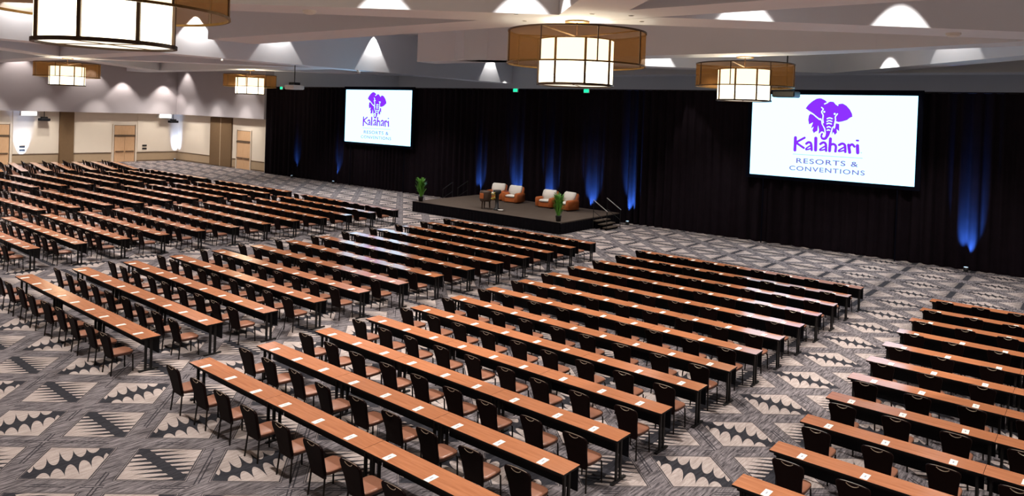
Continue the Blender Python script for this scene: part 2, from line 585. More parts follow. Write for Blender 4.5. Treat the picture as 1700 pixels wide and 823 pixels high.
wall_plate(22.98, 'pair of black wall plates above white uplight near the left edge')
wall_plate(33.5, 'pair of black wall plates right of the double maple doors')
for y, lab in ((23.25, 'glowing white ceiling panel above the leftmost wall uplight'), (35.2, 'glowing white ceiling panel right of the double maple doors')):
    t = thing('lit_panel', lab, 'light panel', (XL + 0.5, y, 4.30))
    part('housing', MB().box(-0.25, 0.2, -0.62, 0.62, 0.0, 0.42, 0, 0.02), M['white_metal'], t)
    part('diffuser', MB().box(0.2, 0.22, -0.58, 0.58, 0.03, 0.39), M['lit_panel'], t)


# ------------------------------------------------------------------ drape
def drape():
    mb = MB()
    x = -56.5
    top, bot, xs = [], [], []
    ph = 0.0
    rng = random.Random(3)
    lam = 0.5
    while x < 16.4:
        a = 0.11 + 0.05 * math.sin(x * 0.9)
        y = 36.35 + a * math.sin(ph) + 0.03 * math.sin(ph * 2.3 + 1)
        bot.append((x, y, 0.01))
        top.append((x, 36.35 + 0.7 * (y - 36.35), 7.55))
        dx = 0.06
        ph += 2 * PI * dx / lam
        if rng.random() < 0.06:
            lam = rng.uniform(0.36, 0.72)
        x += dx
    n = len(bot)
    fs = [(i, i + 1, n + i + 1, n + i) for i in range(n - 1)]
    mb.add(bot + top, fs)
    d = thing('stage_drape', 'tall black pleated drape wall running behind the stage', 'drape', (0, 0, 0))
    part('pleated_cloth', mb, M['drape'], d, True)
    part('top_rail', MB().tube([(-56.5, 36.35, 7.57), (16.4, 36.35, 7.57)], 0.035, 8), M['black_metal'], d)


drape()


# ------------------------------------------------------------------ screens with the projected picture
HEAD = [(-1.087, 6.746), (-0.959, 6.932), (-0.777, 7.103), (-0.594, 7.218), (-0.48, 7.24), (-0.382, 7.235), (-0.22, 7.154), (-0.125, 7.073), (-0.059, 7.06), (0.044, 7.095), (0.175, 7.078), (0.271, 6.956), (0.363, 6.903), (0.386, 6.972), (0.49, 7.0), (0.591, 7.004), (0.747, 6.911), (0.907, 6.725), (1.003, 6.537), (1.021, 6.402), (0.922, 6.358), (0.799, 6.246), (0.598, 6.171), (0.42, 6.137), (0.302, 6.174), (0.281, 6.05), (0.221, 5.937), (0.145, 5.879), (0.101, 5.684), (0.043, 5.489), (-0.067, 5.304), (-0.17, 5.257), (-0.304, 5.292), (-0.362, 5.414), (-0.341, 5.554), (-0.277, 5.618), (-0.23, 5.559), (-0.271, 5.46), (-0.242, 5.386), (-0.176, 5.39), (-0.132, 5.467), (-0.115, 5.592), (-0.153, 5.812), (-0.252, 5.975), (-0.298, 6.14), (-0.344, 6.277), (-0.45, 6.288), (-0.588, 6.395), (-0.754, 6.53), (-0.92, 6.624)]
RUFF_L = [(-0.847, 6.499), (-0.724, 6.447), (-0.585, 6.325), (-0.448, 6.218), (-0.345, 6.188), (-0.323, 6.028), (-0.249, 5.892), (-0.191, 5.769), (-0.171, 5.59), (-0.239, 5.656), (-0.319, 5.666), (-0.39, 5.58), (-0.442, 5.55), (-0.434, 5.745), (-0.477, 5.952), (-0.501, 5.686), (-0.584, 5.641), (-0.662, 5.568), (-0.734, 5.705), (-0.679, 5.875), (-0.805, 5.786), (-0.746, 5.984), (-0.715, 6.083), (-0.899, 5.979), (-0.943, 6.202), (-0.924, 6.399)]
RUFF_R = [(0.306, 6.078), (0.462, 6.056), (0.476, 5.701), (0.356, 5.805), (0.383, 5.642), (0.289, 5.522), (0.214, 5.662), (0.146, 5.521), (0.165, 5.715), (0.204, 5.895), (0.257, 5.812), (0.294, 5.913)]
WHITE = [[(-0.352, 6.805), (-0.277, 6.723), (-0.343, 6.588), (-0.271, 6.446), (-0.276, 6.251), (-0.251, 6.086)], [(0.366, 6.519), (0.281, 6.38), (0.292, 6.242), (0.263, 6.049), (0.255, 5.856)], [(-0.08, 6.28), (0.023, 6.322), (0.142, 6.287)], [(-0.083, 6.153), (0.015, 6.195), (0.134, 6.16)], [(-0.083, 6.036), (0.007, 6.067), (0.118, 6.038)], [(-0.069, 5.871), (0.0, 5.907), (0.083, 5.877)], [(-0.058, 5.733), (-0.012, 5.757), (0.046, 5.737)], [(-0.226, 6.974), (-0.085, 7.046)], [(0.306, 7.039), (0.363, 6.917)]]
EYES = [(-0.225, 6.6), (0.244, 6.516)]
LETTERS = [  # the word, letter by letter, as brush strokes
    [([(-1.502, 5.321), (-1.505, 4.71)], 0.148), ([(-1.072, 5.334), (-1.457, 5.096)], 0.111), ([(-1.464, 5.076), (-1.09, 4.842)], 0.111)],
    [([(-0.984, 5.051), (-0.879, 5.127), (-0.768, 5.068), (-0.724, 4.762)], 0.118), ([(-0.76, 4.993), (-0.962, 4.841), (-0.972, 4.764), (-0.745, 4.834)], 0.08)],
    [([(-0.559, 5.339), (-0.547, 4.772)], 0.154)],
    [([(-0.341, 5.071), (-0.212, 5.153), (-0.098, 5.076), (-0.07, 4.767)], 0.118), ([(-0.105, 4.993), (-0.326, 4.841), (-0.329, 4.771), (-0.094, 4.835)], 0.08)],
    [([(0.101, 5.343), (0.085, 4.771)], 0.142), ([(0.103, 5.04), (0.236, 5.1), (0.351, 5.007), (0.345, 4.759)], 0.118)],
    [([(0.495, 5.07), (0.634, 5.143), (0.752, 5.056), (0.779, 4.763)], 0.118), ([(0.739, 4.993), (0.51, 4.835), (0.513, 4.769), (0.748, 4.838)], 0.08)],
    [([(0.908, 5.092), (0.968, 4.748)], 0.142), ([(0.944, 5.032), (1.053, 5.133), (1.163, 5.03)], 0.111)],
    [([(1.288, 5.086), (1.314, 4.755)], 0.15), ([(1.252, 5.319), (1.309, 5.317)], 0.095)],
]


def flat(mb, pts, y):
    """a filled outline in the screen plane, facing the room (-Y)"""
    bm = bmesh.new()
    vs = [bm.verts.new((x, y, z)) for x, z in pts]
    es = [bm.edges.new((vs[i], vs[(i + 1) % len(vs)])) for i in range(len(vs))]
    bmesh.ops.triangle_fill(bm, use_beauty=True, edges=es)
    bm.verts.index_update()
    mb.add([v.co[:] for v in bm.verts], [tuple(v.index for v in f.verts) for f in bm.faces])
    bm.free()


def stroke(mb, pts, wd, y):
    Q = [Vector((x, z)) for x, z in pts]
    P = []
    for i in range(len(Q) - 1):          # a smooth brush path through the points
        a, b_, c_, d_ = Q[max(i - 1, 0)], Q[i], Q[i + 1], Q[min(i + 2, len(Q) - 1)]
        for k in range(6):
            t = k / 6
            P.append(0.5 * (2 * b_ + (c_ - a) * t + (2 * a - 5 * b_ + 4 * c_ - d_) * t * t + (3 * b_ - a - 3 * c_ + d_) * t ** 3))
    P.append(Q[-1])
    for e in (P[0], P[-1]):              # rounded ends
        c0 = len(mb.v)
        mb.add([(e.x + wd / 2 * math.cos(PI * j / 6), y - 0.0004, e.y + wd / 2 * math.sin(PI * j / 6)) for j in range(12)], [tuple(range(12))])
    L_, R_ = [], []
    for i, p in enumerate(P):
        d = (P[min(i + 1, len(P) - 1)] - P[max(i - 1, 0)]).normalized()
        n = Vector((-d.y, d.x)) * wd / 2
        L_.append(p + n)
        R_.append(p - n)
    k = len(P)
    vs = [(p.x, y, p.y) for p in L_] + [(p.x, y, p.y) for p in R_]
    mb.add(vs, [(i, i + 1, k + i + 1, k + i) for i in range(k - 1)])


def text_mesh(txt, x0, x1, z0, z1, y):
    cu = bpy.data.curves.new('words', 'FONT')
    cu.body = txt
    cu.space_character = 1.15
    cu.offset = 0.018
    o = bpy.data.objects.new('words', cu)
    C.objects.link(o)
    bpy.context.view_layer.update()
    me = bpy.data.meshes.new_from_object(o.evaluated_get(bpy.context.evaluated_depsgraph_get()))
    C.objects.unlink(o)
    bpy.data.objects.remove(o)
    xs = [v.co.x for v in me.vertices]
    ys = [v.co.y for v in me.vertices]
    ax, bx, ay, by = min(xs), max(xs), min(ys), max(ys)
    for v in me.vertices:
        v.co = (x0 + (v.co.x - ax) / (bx - ax) * (x1 - x0), y, z0 + (v.co.y - ay) / (by - ay) * (z1 - z0))
    return me


SCR = []


def screen_parts():
    z0, z1, hw = 3.40, 7.40, 3.67
    mb = MB().box(-hw - 0.22, hw + 0.22, 0.02, 0.14, z0 - 0.18, z1 + 0.24)
    SCR.append(('border', mb.mesh('border', M['frame_black']), None))
    SCR.append(('picture', MB().box(-hw, hw, 0.0, 0.03, z0, z1).mesh('picture', M['screen']), None))
    mb = MB()
    flat(mb, HEAD, -0.006)
    SCR.append(('emblem_head', mb.mesh('emblem_head', M['purple'], fix=False), None))
    for nm, r_ in (('emblem_ruff', RUFF_L), ('emblem_ruff', RUFF_R)):
        mb = MB()
        flat(mb, r_, -0.006)
        SCR.append((nm, mb.mesh(nm, M['purple'], fix=False), 'emblem_head'))
    mb = MB()
    for wl_ in WHITE:
        stroke(mb, wl_, 0.05, -0.012)
    for ex, ez in EYES:
        flat(mb, [(ex + 0.045 * math.cos(a * PI / 5), ez + 0.045 * math.sin(a * PI / 5)) for a in range(10)], -0.012)
    SCR.append(('emblem_lines', mb.mesh('emblem_lines', M['screen'], fix=False), 'emblem_head'))
    for lt in LETTERS:
        mb = MB()
        for i, (p, wd) in enumerate(lt):
            stroke(mb, p, wd, -0.006 - 0.001 * i)
        SCR.append(('letter', mb.mesh('letter', M['purple'], fix=False), None))
    SCR.append(('rule', MB().box(-1.594, 1.527, -0.006, -0.002, 4.50, 4.535).mesh('rule', M['pale']), None))
    for nm, tx, a in (('words', 'RESORTS &', (-1.42, 1.36, 4.095, 4.34)), ('words', 'CONVENTIONS', (-1.735, 1.647, 3.73, 3.955))):
        me = text_mesh(tx, *a, -0.006)
        me.materials.clear()
        me.materials.append(M['slate'])
        SCR.append((nm, me, None))
    SCR.append(('registered_mark', MB().lathe([(0.03, -0.004), (0.03, 0.0)], 8).mesh('registered_mark', M['pale']), None))


screen_parts()


def screen(xc, label):
    t = thing('projection_screen', label, 'screen', (xc, 35.98, 0))
    made = {}
    for nm, me, par in SCR:
        o = link(nm, me, made.get(par, t))
        if nm == 'registered_mark':
            o.location = (1.463, -0.004, 4.765)
            o.rotation_euler = (PI / 2, 0, 0)
        made.setdefault(nm, o)
    for sx in (-3.0, 3.0):
        part('leg', MB().tube([(sx, 0.08, 0.0), (sx, 0.08, 3.3)], 0.03, 6), M['frame_black'], t)


screen(-9.5, 'large projection screen with purple elephant emblem, right of the stage')
screen(-41.44, 'projection screen with purple elephant emblem, left of the stage')


# ------------------------------------------------------------------ chandeliers
def chandelier(x, y, zb, label, rot):
    t = thing('drum_chandelier', label, 'chandelier', (x, y, zb), rot)
    r, h, ro, o0, o1 = 1.085, 1.33, 2.0, 0.60, 1.55
    n = 48

    def ring(rr, z0, z1, th):
        mb = MB()
        for k in range(1):
            prof = [(rr - th, z0), (rr + th, z0), (rr + th, z1), (rr - th, z1)]
            rings = [[(pr * math.cos(2 * PI * j / n), pr * math.sin(2 * PI * j / n), z) for pr, z in prof] for j in range(n)]
            k4 = 4
            vs = [p for q in rings for p in q]
            fs = []
            for i in range(n):
                for j in range(k4):
                    a, b_ = i * k4 + j, i * k4 + (j + 1) % k4
                    c_, d_ = ((i + 1) % n) * k4 + (j + 1) % k4, ((i + 1) % n) * k4 + j
                    fs.append((a, b_, c_, d_))
            mb.add(vs, fs)
        return mb

    def wall_(rr, z0, z1):
        mb = MB()
        mb.loft([[(rr * math.cos(2 * PI * j / n), rr * math.sin(2 * PI * j / n), z) for j in range(n)] for z in (z0, z1)], cap=False)
        return mb
    part('lit_shade', wall_(r, 0.02, h), M['shade'], t, True)
    dsk = part('bottom_diffuser', MB().lathe([(r - 0.02, 0.03), (r - 0.02, 0.05)], n), M['shade_bottom'], t)
    for a in (R(22), R(112)):
        c_, s_ = math.cos(a), math.sin(a)
        part('diffuser_bar', MB().tube([(-r * c_, -r * s_, 0.025), (r * c_, r * s_, 0.025)], 0.012, 4), M['gold'], dsk)
    part('shade_ring', ring(r + 0.012, -0.01, 0.055, 0.035), M['bronze'], t)
    part('shade_ring', ring(r + 0.012, h - 0.03, h, 0.02), M['bronze'], t)
    for k in range(8):
        a = 2 * PI * k / 8
        c_, s_ = math.cos(a), math.sin(a)
        part('shade_bar', MB().tube([((r + 0.02) * c_, (r + 0.02) * s_, 0), ((r + 0.02) * c_, (r + 0.02) * s_, h)], 0.042, 4), M['bronze'], t)
    out = part('outer_scrim', wall_(ro, o0, o1), M['scrim'], t, True)
    part('scrim_ring', ring(ro, o0 - 0.02, o0 + 0.025, 0.02), M['gold'], out)
    part('scrim_ring', ring(ro, o1 - 0.025, o1 + 0.02, 0.02), M['bronze'], out)
    for k in range(8):
        a = 2 * PI * k / 8 + R(3)
        c_, s_ = math.cos(a), math.sin(a)
        part('scrim_bar', MB().tube([(ro * c_, ro * s_, o0), (ro * c_, ro * s_, o1)], 0.022, 4), M['bronze'], out)
        if k % 2 == 0:
            part('spoke', MB().tube([(0.05 * c_, 0.05 * s_, o1 - 0.12), (ro * c_, ro * s_, o1)], 0.022, 4), M['gold'], t)
    top = SOF - zb
    part('stem', MB().tube([(0, 0, o1 - 0.15), (0, 0, top)], 0.02, 6), M['bronze'], t)
    part('canopy', MB().lathe([(0.36, top - 0.05), (0.36, top)], 24), M['gold'], t)
    lamp('chandelier_lamp', 'POINT', (x, y, zb + 1.62), 130, (1, 0.80, 0.55), None, 0.35)
    return t


chandelier(-13.5, 5.5, 6.92, 'nearest huge drum chandelier, cut by the top left picture edge', R(2))
chandelier(-11.75, 17.7, 6.86, 'drum chandelier with bronze scrim above the stage, top centre', R(2))
chandelier(-11.45, 30.2, 6.87, 'drum chandelier overlapping the corner of the right projection screen', R(2))
chandelier(-55.5, 20.1, 6.84, 'small distant drum chandelier near the left picture edge', R(2))
chandelier(-52.4, 32.2, 6.79, 'smallest distant drum chandelier just left of the drape corner', R(2))


# ------------------------------------------------------------------ stage
SX0, SX1, SY0, SY1, SZ = -31.1, -20.5, 30.0, 35.9, 0.60
st = thing('stage', 'low black-skirted stage platform with brown carpeted deck', 'stage', ((SX0 + SX1) / 2, SY0, 0))
hx = (SX1 - SX0) / 2
part('deck', MB().box(-hx, hx, 0, SY1 - SY0, SZ - 0.06, SZ), M['deck'], st)


def skirt(p0, p1):
    n = int((Vector(p1) - Vector(p0)).length / 0.05)
    d = (Vector(p1) - Vector(p0)).normalized()
    nn = Vector((d.y, -d.x))
    vs = []
    for z in (0.0, SZ - 0.05):
        for i in range(n + 1):
            p = Vector(p0) + (Vector(p1) - Vector(p0)) * i / n + nn * (0.018 * math.sin(i * 1.3) * (1 if z == 0 else 0.5) + 0.02)
            vs.append((p.x, p.y, z))
    return MB().add(vs, [(i, i + 1, n + 2 + i, n + 1 + i) for i in range(n)])


part('skirt', skirt((-hx, 0), (hx, 0)), M['skirt'], st, True)
part('skirt', skirt((hx, 0), (hx, SY1 - SY0)), M['skirt'], st, True)
part('skirt', skirt((-hx, SY1 - SY0), (-hx, 0)), M['skirt'], st, True)
part('edge_trim', MB().box(-hx - 0.02, hx + 0.02, -0.025, 0.0, SZ - 0.08, SZ), M['skirt'], st)


def stairs(x, y, sgn, lab):
    t = thing('stage_steps', lab, 'steps', (x, y, 0))
    for k in range(3):
        z = SZ * (3 - k) / 4
        x0, x1 = sorted((sgn * (0.05 + 0.3 * k), sgn * (0.35 + 0.3 * k)))
        part('tread', MB().box(x0, x1, -0.65, 0.65, z - 0.05, z), M['deck'], t)
        part('riser', MB().box(x0 + 0.12, x1 - 0.12, -0.62, 0.62, 0, z - 0.05), M['skirt'], t)
    for s in (-0.7, 0.7):
        rl = part('handrail', MB().tube([(sgn * 0.05, s, 1.55), (sgn * 0.95, s, 1.0)], 0.022, 6), M['grey_metal'] if sgn > 0 else M['black_metal'], t)
        part('post', MB().tube([(sgn * 0.08, s, 0), (sgn * 0.08, s, 1.53)], 0.02, 6), M['black_metal'], t)
        part('post', MB().tube([(sgn * 0.92, s, 0), (sgn * 0.92, s, 1.02)], 0.02, 6), M['black_metal'], t)
        part('mid_rail', MB().tube([(sgn * 0.08, s, 0.95), (sgn * 0.92, s, 0.45)], 0.015, 6), M['black_metal'], t)


stairs(SX1, 33.7, 1, 'black stage steps with silver handrails at the right stage end')
stairs(SX0, 34.2, -1, 'dark stage steps with black handrails at the left stage end')


def armchair(x, y, rz, lab):
    t = thing('leather_armchair', lab, 'armchair', (x, y, SZ), rz, 'armchairs on the stage')
    part('base', MB().box(-0.46, 0.46, -0.42, 0.42, 0.05, 0.34, 0, 0.04), M['leather'], t)
    part('plinth', MB().box(-0.42, 0.42, -0.38, 0.38, 0.0, 0.05), M['dark_wood'], t)
    for s in (-1, 1):
        mb = MB()
        rings = []
        for yy, sc_ in ((-0.44, 0.9), (-0.42, 1.0), (0.40, 1.0)):
            prof = [(-0.11, 0.08), (0.11, 0.08), (0.12, 0.46)] + [(0.12 * math.cos(a), 0.50 + 0.12 * math.sin(a)) for a in (0.2, 0.7, 1.2, 1.57, 1.95, 2.45, 2.94)] + [(-0.12, 0.46)]
            rings.append([(s * 0.46 + px * sc_, yy, 0.35 + (pz - 0.35) * sc_) for px, pz in prof])
        part('arm', mb.loft(rings), M['leather'], t, True)
    mb = MB()
    rings = []
    for z, yy, wd, th in ((0.3, 0.30, 0.44, 0.12), (0.6, 0.35, 0.47, 0.13), (0.85, 0.41, 0.46, 0.12), (0.95, 0.44, 0.40, 0.07)):
        rings.append([(-wd, yy - th, z), (0, yy - th - 0.02, z), (wd, yy - th, z), (wd + 0.03, yy, z), (wd, yy + th, z), (-wd, yy + th, z), (-wd - 0.03, yy, z)])
    part('back', mb.loft(rings), M['leather'], t, True)
    part('seat_cushion', MB().box(-0.33, 0.33, -0.45, 0.24, 0.33, 0.48, 0, 0.05), M['white_hide_and_glare'], t, True)  # glare on the leather seat, painted as a white cushion
    mb = MB()
    rings = []
    for z, yy, wd, th in ((0.46, 0.12, 0.36, 0.05), (0.52, 0.12, 0.42, 0.11), (0.75, 0.19, 0.44, 0.13), (0.96, 0.27, 0.43, 0.12), (1.02, 0.30, 0.38, 0.05)):
        rings.append([(-wd, yy - th * 0.6, z), (-wd * 0.5, yy - th, z), (wd * 0.5, yy - th, z), (wd, yy - th * 0.6, z), (wd, yy + th * 0.6, z), (-wd, yy + th * 0.6, z)])
    part('back_pillow', mb.loft(rings), M['white_hide_and_glare'], t, True)


armchair(-28.55, 34.75, R(14), 'leftmost cognac leather armchair, partly hidden behind the side tables')
armchair(-27.1, 34.55, R(4), 'second cognac leather armchair from left, beside the leftmost one')
armchair(-24.45, 34.4, R(2), 'third cognac leather armchair from left, with white back pillow')
armchair(-23.05, 34.35, R(-12), 'rightmost cognac leather armchair, behind the front potted plant')

t = thing('side_table', 'dark carved wooden side table at the front of the stage', 'table', (-26.35, 31.05, SZ))
part('drum', MB().lathe([(0.30, 0.42), (0.33, 0.5), (0.33, 0.95), (0.30, 1.0)], 18), M['dark_wood'], t, True)
part('inlay', MB().box(-0.14, 0.14, -0.36, -0.325, 0.58, 0.88, 0, 0.01), M['leather'], t)
for k in range(3):
    a = 2 * PI * k / 3 + 0.4
    part('leg', MB().tube([(0.24 * math.cos(a), 0.24 * math.sin(a), 0.45), (0.26 * math.cos(a), 0.26 * math.sin(a), 0)], [0.05, 0.035], 8), M['dark_wood'], t)
t = thing('pedestal', 'slim dark pedestal with yellow flowers beside the carved table', 'pedestal', (-25.55, 31.1, SZ))
part('column', MB().lathe([(0.20, 0.0), (0.20, 0.06), (0.10, 0.12), (0.10, 0.85), (0.22, 0.95), (0.22, 1.1)], 16), M['pot'], t, True)
mb = MB()
rng = random.Random(5)
for k in range(14):
    a, rr, z = rng.uniform(0, 6.28), rng.uniform(0.02, 0.24), rng.uniform(0.55, 0.95)
    mb.lathe([(0.015, z), (0.06, z + 0.04), (0.015, z + 0.09)], 6, (-0.1 + rr * math.cos(a) * 0.5, -0.2 + rr * math.sin(a) * 0.4))
fl = part('flowers', mb, M['yellow'], t)
fl['kind'] = 'stuff'
t = thing('white_dish', 'small white dish on the deck beside the slim pedestal', 'dish', (-25.15, 30.95, SZ))
part('bowl', MB().lathe([(0.08, 0.0), (0.17, 0.07), (0.155, 0.07), (0.07, 0.02)], 16), M['white_hide_and_glare'], t, True)


def plant(x, y, lab, seed, h=1.3):
    t = thing('potted_palm', lab, 'plant', (x, y, SZ))
    part('pot', MB().lathe([(0.12, 0), (0.16, 0.28), (0.17, 0.3), (0.13, 0.3), (0.12, 0.25)], 16), M['pot'], t, True)
    rng = random.Random(seed)
    mb = MB()
    for k in range(150):
        a = rng.uniform(0, 2 * PI)
        z0 = rng.uniform(0.25, 0.95)
        ln = rng.uniform(0.35, 0.62)
        sp = rng.uniform(0.10, 0.34)
        r0 = rng.uniform(0.0, 0.13)
        wd = rng.uniform(0.025, 0.045)
        c_, s_ = math.cos(a), math.sin(a)
        pts = [(r0, z0), (r0 + sp * 0.35, z0 + ln * 0.55), (r0 + sp * 0.8, z0 + ln * 0.85), (r0 + sp, min(h + 0.1, z0 + ln * 0.9))]
        vs = []
        for (rr, z), q in zip(pts, (0.5, 1, 0.8, 0.05)):
            rr = min(rr, 0.36)
            z = min(z, h + 0.25)
            vs += [(rr * c_ - wd * q * s_, rr * s_ + wd * q * c_, z), (rr * c_ + wd * q * s_, rr * s_ - wd * q * c_, z)]
        mb.add(vs, [(0, 1, 3, 2), (2, 3, 5, 4), (4, 5, 7, 6)])
    f = part('foliage', mb, M['leaf'], t)
    f['kind'] = 'stuff'
    part('stem', MB().tube([(0, 0, 0.2), (0.02, 0, 0.9)], 0.02, 6), M['leaf'], t)


plant(-30.75, 30.3, 'bushy green potted plant at the left front stage corner', 1)
plant(-20.85, 30.35, 'bushy green potted plant at the right front stage corner', 2)


# ------------------------------------------------------------------ uplights
def uplight(x, y, lab, col, energy, aim, angle, blend=0.5):
    t = thing('led_uplight', lab, 'uplight', (x, y, 0))
    part('base', MB().box(-0.10, 0.10, -0.10, 0.10, 0, 0.03, 0, 0.006), M['pot'], t)
    part('housing', MB().lathe([(0.085, 0.03), (0.095, 0.06), (0.095, 0.20)], 16), M['pot'], t, True)
    part('lens', MB().lathe([(0.08, 0.2), (0.08, 0.206)], 16), M['led_lens'], t)
    lamp('uplight_lamp', 'SPOT', (x, y, 0.23), energy, col, (x + aim[0], y + aim[1], aim[2]), 0.04, angle, blend)


BL = (0.05, 0.24, 1.0)
for x, lab, e, an in ((-51.7, 'blue drape uplight nearest the left end of the drape', 2600, 26), (-46.2, 'blue drape uplight just left of the left screen', 2600, 26),
                      (-31.35, 'blue drape uplight behind the left end of the stage', 5200, 27), (-28.2, 'blue drape uplight between the two left armchairs', 7500, 38),
                      (-25.6, 'blue drape uplight behind the third armchair', 6500, 34), (-22.6, 'blue drape uplight right of the last armchair', 6500, 36),
                      (-19.95, 'blue drape uplight right of the stage steps', 9500, 34), (-3.75, 'blue drape uplight right of the right screen', 8000, 34)):
    uplight(x, 35.86, lab, BL, e * 0.95, (0, 0.44, 1.45), an * 1.15, 0.9)
uplight(-72.42, 36.32, 'white uplight standing in the far left room corner', (0.45, 0.62, 1.0), 1500, (-0.36, 0.36, 1.9), 44, 0.9)
uplight(-72.42, 22.95, 'white uplight under the wall plates near left edge', (0.45, 0.62, 1.0), 1500, (-0.48, 0.0, 1.8), 44, 0.9)


# ------------------------------------------------------------------ exit signs, projectors, detectors
for x, lab in ((-53.7, 'green exit sign at the left end of the drape'), (-28.35, 'green exit sign left of the chandelier above the drape'), (-23.05, 'green exit sign below the top centre chandelier')):
    t = thing('exit_sign', lab, 'exit sign', (x, 35.95, 7.36))
    part('housing', MB().box(-0.19, 0.19, 0.0, 0.08, 0, 0.24, 0, 0.01), M['white_metal'], t)
    part('lit_face', MB().box(-0.17, 0.17, -0.012, 0.0, 0.02, 0.22), M['exit_green'], t)
    part('hanger', MB().tube([(0, 0.06, 0.2), (0, 0.37, 0.21)], 0.012, 6), M['grey_metal'], t)


def projector(x, y, z, rz, lab, top, big=1.0, body='pot'):
    t = thing('projector', lab, 'projector', (x, y, z), rz)
    b_ = big
    part('body', MB().box(-0.34 * b_, 0.34 * b_, -0.3 * b_, 0.3 * b_, 0, 0.2 * b_, 0, 0.03 * b_), M[body], t)
    part('lens', MB().tube([(0.05, 0.3 * b_, 0.1 * b_), (0.05, 0.38 * b_, 0.1 * b_)], 0.07 * b_, 12), M['blueglass'], t)
    part('cradle', MB().box(-0.2 * b_, 0.2 * b_, -0.16 * b_, 0.16 * b_, 0.2 * b_, 0.32 * b_), M['black_metal'], t)
    part('pole', MB().tube([(0, 0, 0.3 * b_), (0, 0, top - z)], 0.03, 8), M['black_metal'], t)


projector(-42.1, 29.2, 7.1, 0, 'ceiling projector on a pole left of the left screen', SOF, 1.5, 'white_metal')
projector(-10.9, 34.0, 7.18, 0, 'ceiling projector hanging right behind the chandelier at the right screen', TOP, 1.5)
projector(-72.5, 24.5, 3.88, R(90), 'black projector hanging by the brown column on the left wall', 4.73, 1.15, 'panel')
projector(-72.4, 36.05, 3.85, R(90), 'black projector hanging in the far left room corner', 4.73, 1.15, 'panel')
for x, y, lab in ((-17.7, 12.7, 'round white smoke detector on the ceiling beam, top left of centre'), (-3.1, 24.2, 'round white smoke detector on the ceiling beam above right screen')):
    t = thing('smoke_detector', lab, 'detector', (x, y, SOF))
    part('base', MB().lathe([(0.2, -0.05), (0.2, 0.0)], 20), M['white_metal'], t)
    part('dome', MB().lathe([(0.1, -0.11), (0.17, -0.08), (0.17, -0.05)], 20), M['white_metal'], t, True)

for x, y, lab in ((-12.47, 15.72, 'black recessed downlight above the top centre chandelier, far left'), (-13.15, 17.0, 'black recessed downlight nearest the left rim of top centre chandelier'),
                  (-10.55, 16.6, 'black recessed downlight just right of the top centre chandelier canopy'), (-9.75, 17.3, 'black recessed downlight right of the top centre chandelier, upper one'), (-10.05, 18.45, 'black recessed downlight right of the top centre chandelier, lower one')):
    t = thing('recessed_downlight', lab, 'downlight', (x, y, SOF))
    part('trim', MB().lathe([(0.085, -0.008), (0.085, 0.0)], 16), M['white_metal'], t)
    part('aperture', MB().lathe([(0.065, -0.012), (0.065, -0.004)], 16), M['pot'], t)
for y, lab in ((23.6, 'small white camera on the long beam left of the drape'), (34.2, 'small white camera on the long beam above the left screen')):
    t = thing('ceiling_camera', lab, 'camera', (-41.6, y, SOF))
    part('mount', MB().lathe([(0.09, -0.06), (0.11, 0.0)], 14), M['white_metal'], t, True)
    part('barrel', MB().tube([(0.0, 0.0, -0.08), (0.32, -0.12, -0.16)], 0.075, 10), M['white_metal'], t, True)

# ------------------------------------------------------------------ tables, chairs, notepads
TL, TD, TH, PITCH = 2.722, 0.43, 0.755, 1.4947
ORD = ['first', 'second', 'third', 'fourth', 'fifth', 'sixth', 'seventh', 'eighth', 'ninth', 'tenth', 'eleventh', 'twelfth', 'thirteenth']


def table_proto():
    mb = MB()
    mb.box(0.003, TL - 0.003, 0, TD, TH - 0.032, TH, 1)
    mb.mi[1] = 0                                     # the top face is wood, the edge band black
    P = [('tabletop', mb.mesh('tabletop', [M['table_wood'], M['table_edge']]))]
    P.append(('modesty_panel', MB().box(0.02, TL - 0.02, TD - 0.03, TD - 0.012, TH - 0.40, TH - 0.032).mesh('modesty_panel', M['panel'])))
    P.append(('apron', MB().box(0.06, TL - 0.06, 0.05, 0.075, TH - 0.085, TH - 0.032).mesh('apron', M['panel'])))
    for x in (0.09, TL - 0.09):
        P.append(('foot', MB().box(x - 0.03, x + 0.03, 0.0, TD, 0.0, 0.035, 0, 0.006).mesh('foot', M['black_metal'])))
        for y in (0.15, 0.27):
            P.append(('leg', MB().box(x - 0.017, x + 0.017, y - 0.025, y + 0.025, 0.03, TH - 0.03).mesh('leg', M['black_metal'])))
    return P


def table_far():
    P = table_proto()[:2]
    for x in (0.09, TL - 0.09):
        P.append(('leg', MB().prism([(x - 0.02, 0.12), (x + 0.02, 0.12), (x + 0.02, 0.30), (x - 0.02, 0.30)], 0.0, TH - 0.03).mesh('leg', M['black_metal'])))
    return P


BACK = [(-0.165, 0.345), (-0.185, 0.42), (-0.190, 0.52), (-0.200, 0.64), (-0.220, 0.75), (-0.234, 0.83), (-0.230, 0.880), (-0.203, 0.908), (-0.11, 0.918), (0, 0.920)]
BACK = BACK + [(-x, z) for x, z in BACK[-2::-1]]


def by(z):      # how far the backrest leans back at height z
    return -0.20 - 0.11 * (z - 0.40) / 0.5 - 0.02 * ((z - 0.4) / 0.5) ** 2


def back_mb():
    mb = MB()
    for dy, k in ((0.030, 0.93), (0.018, 1.0), (-0.018, 1.0), (-0.026, 0.95)):
        pass
    rings = [[(x * k, by(0.66 + (z - 0.66) * k) + dy, 0.66 + (z - 0.66) * k) for x, z in BACK] for dy, k in ((0.030, 0.93), (0.014, 1.0), (-0.016, 1.0), (-0.026, 0.95))]
    return mb.loft(rings)


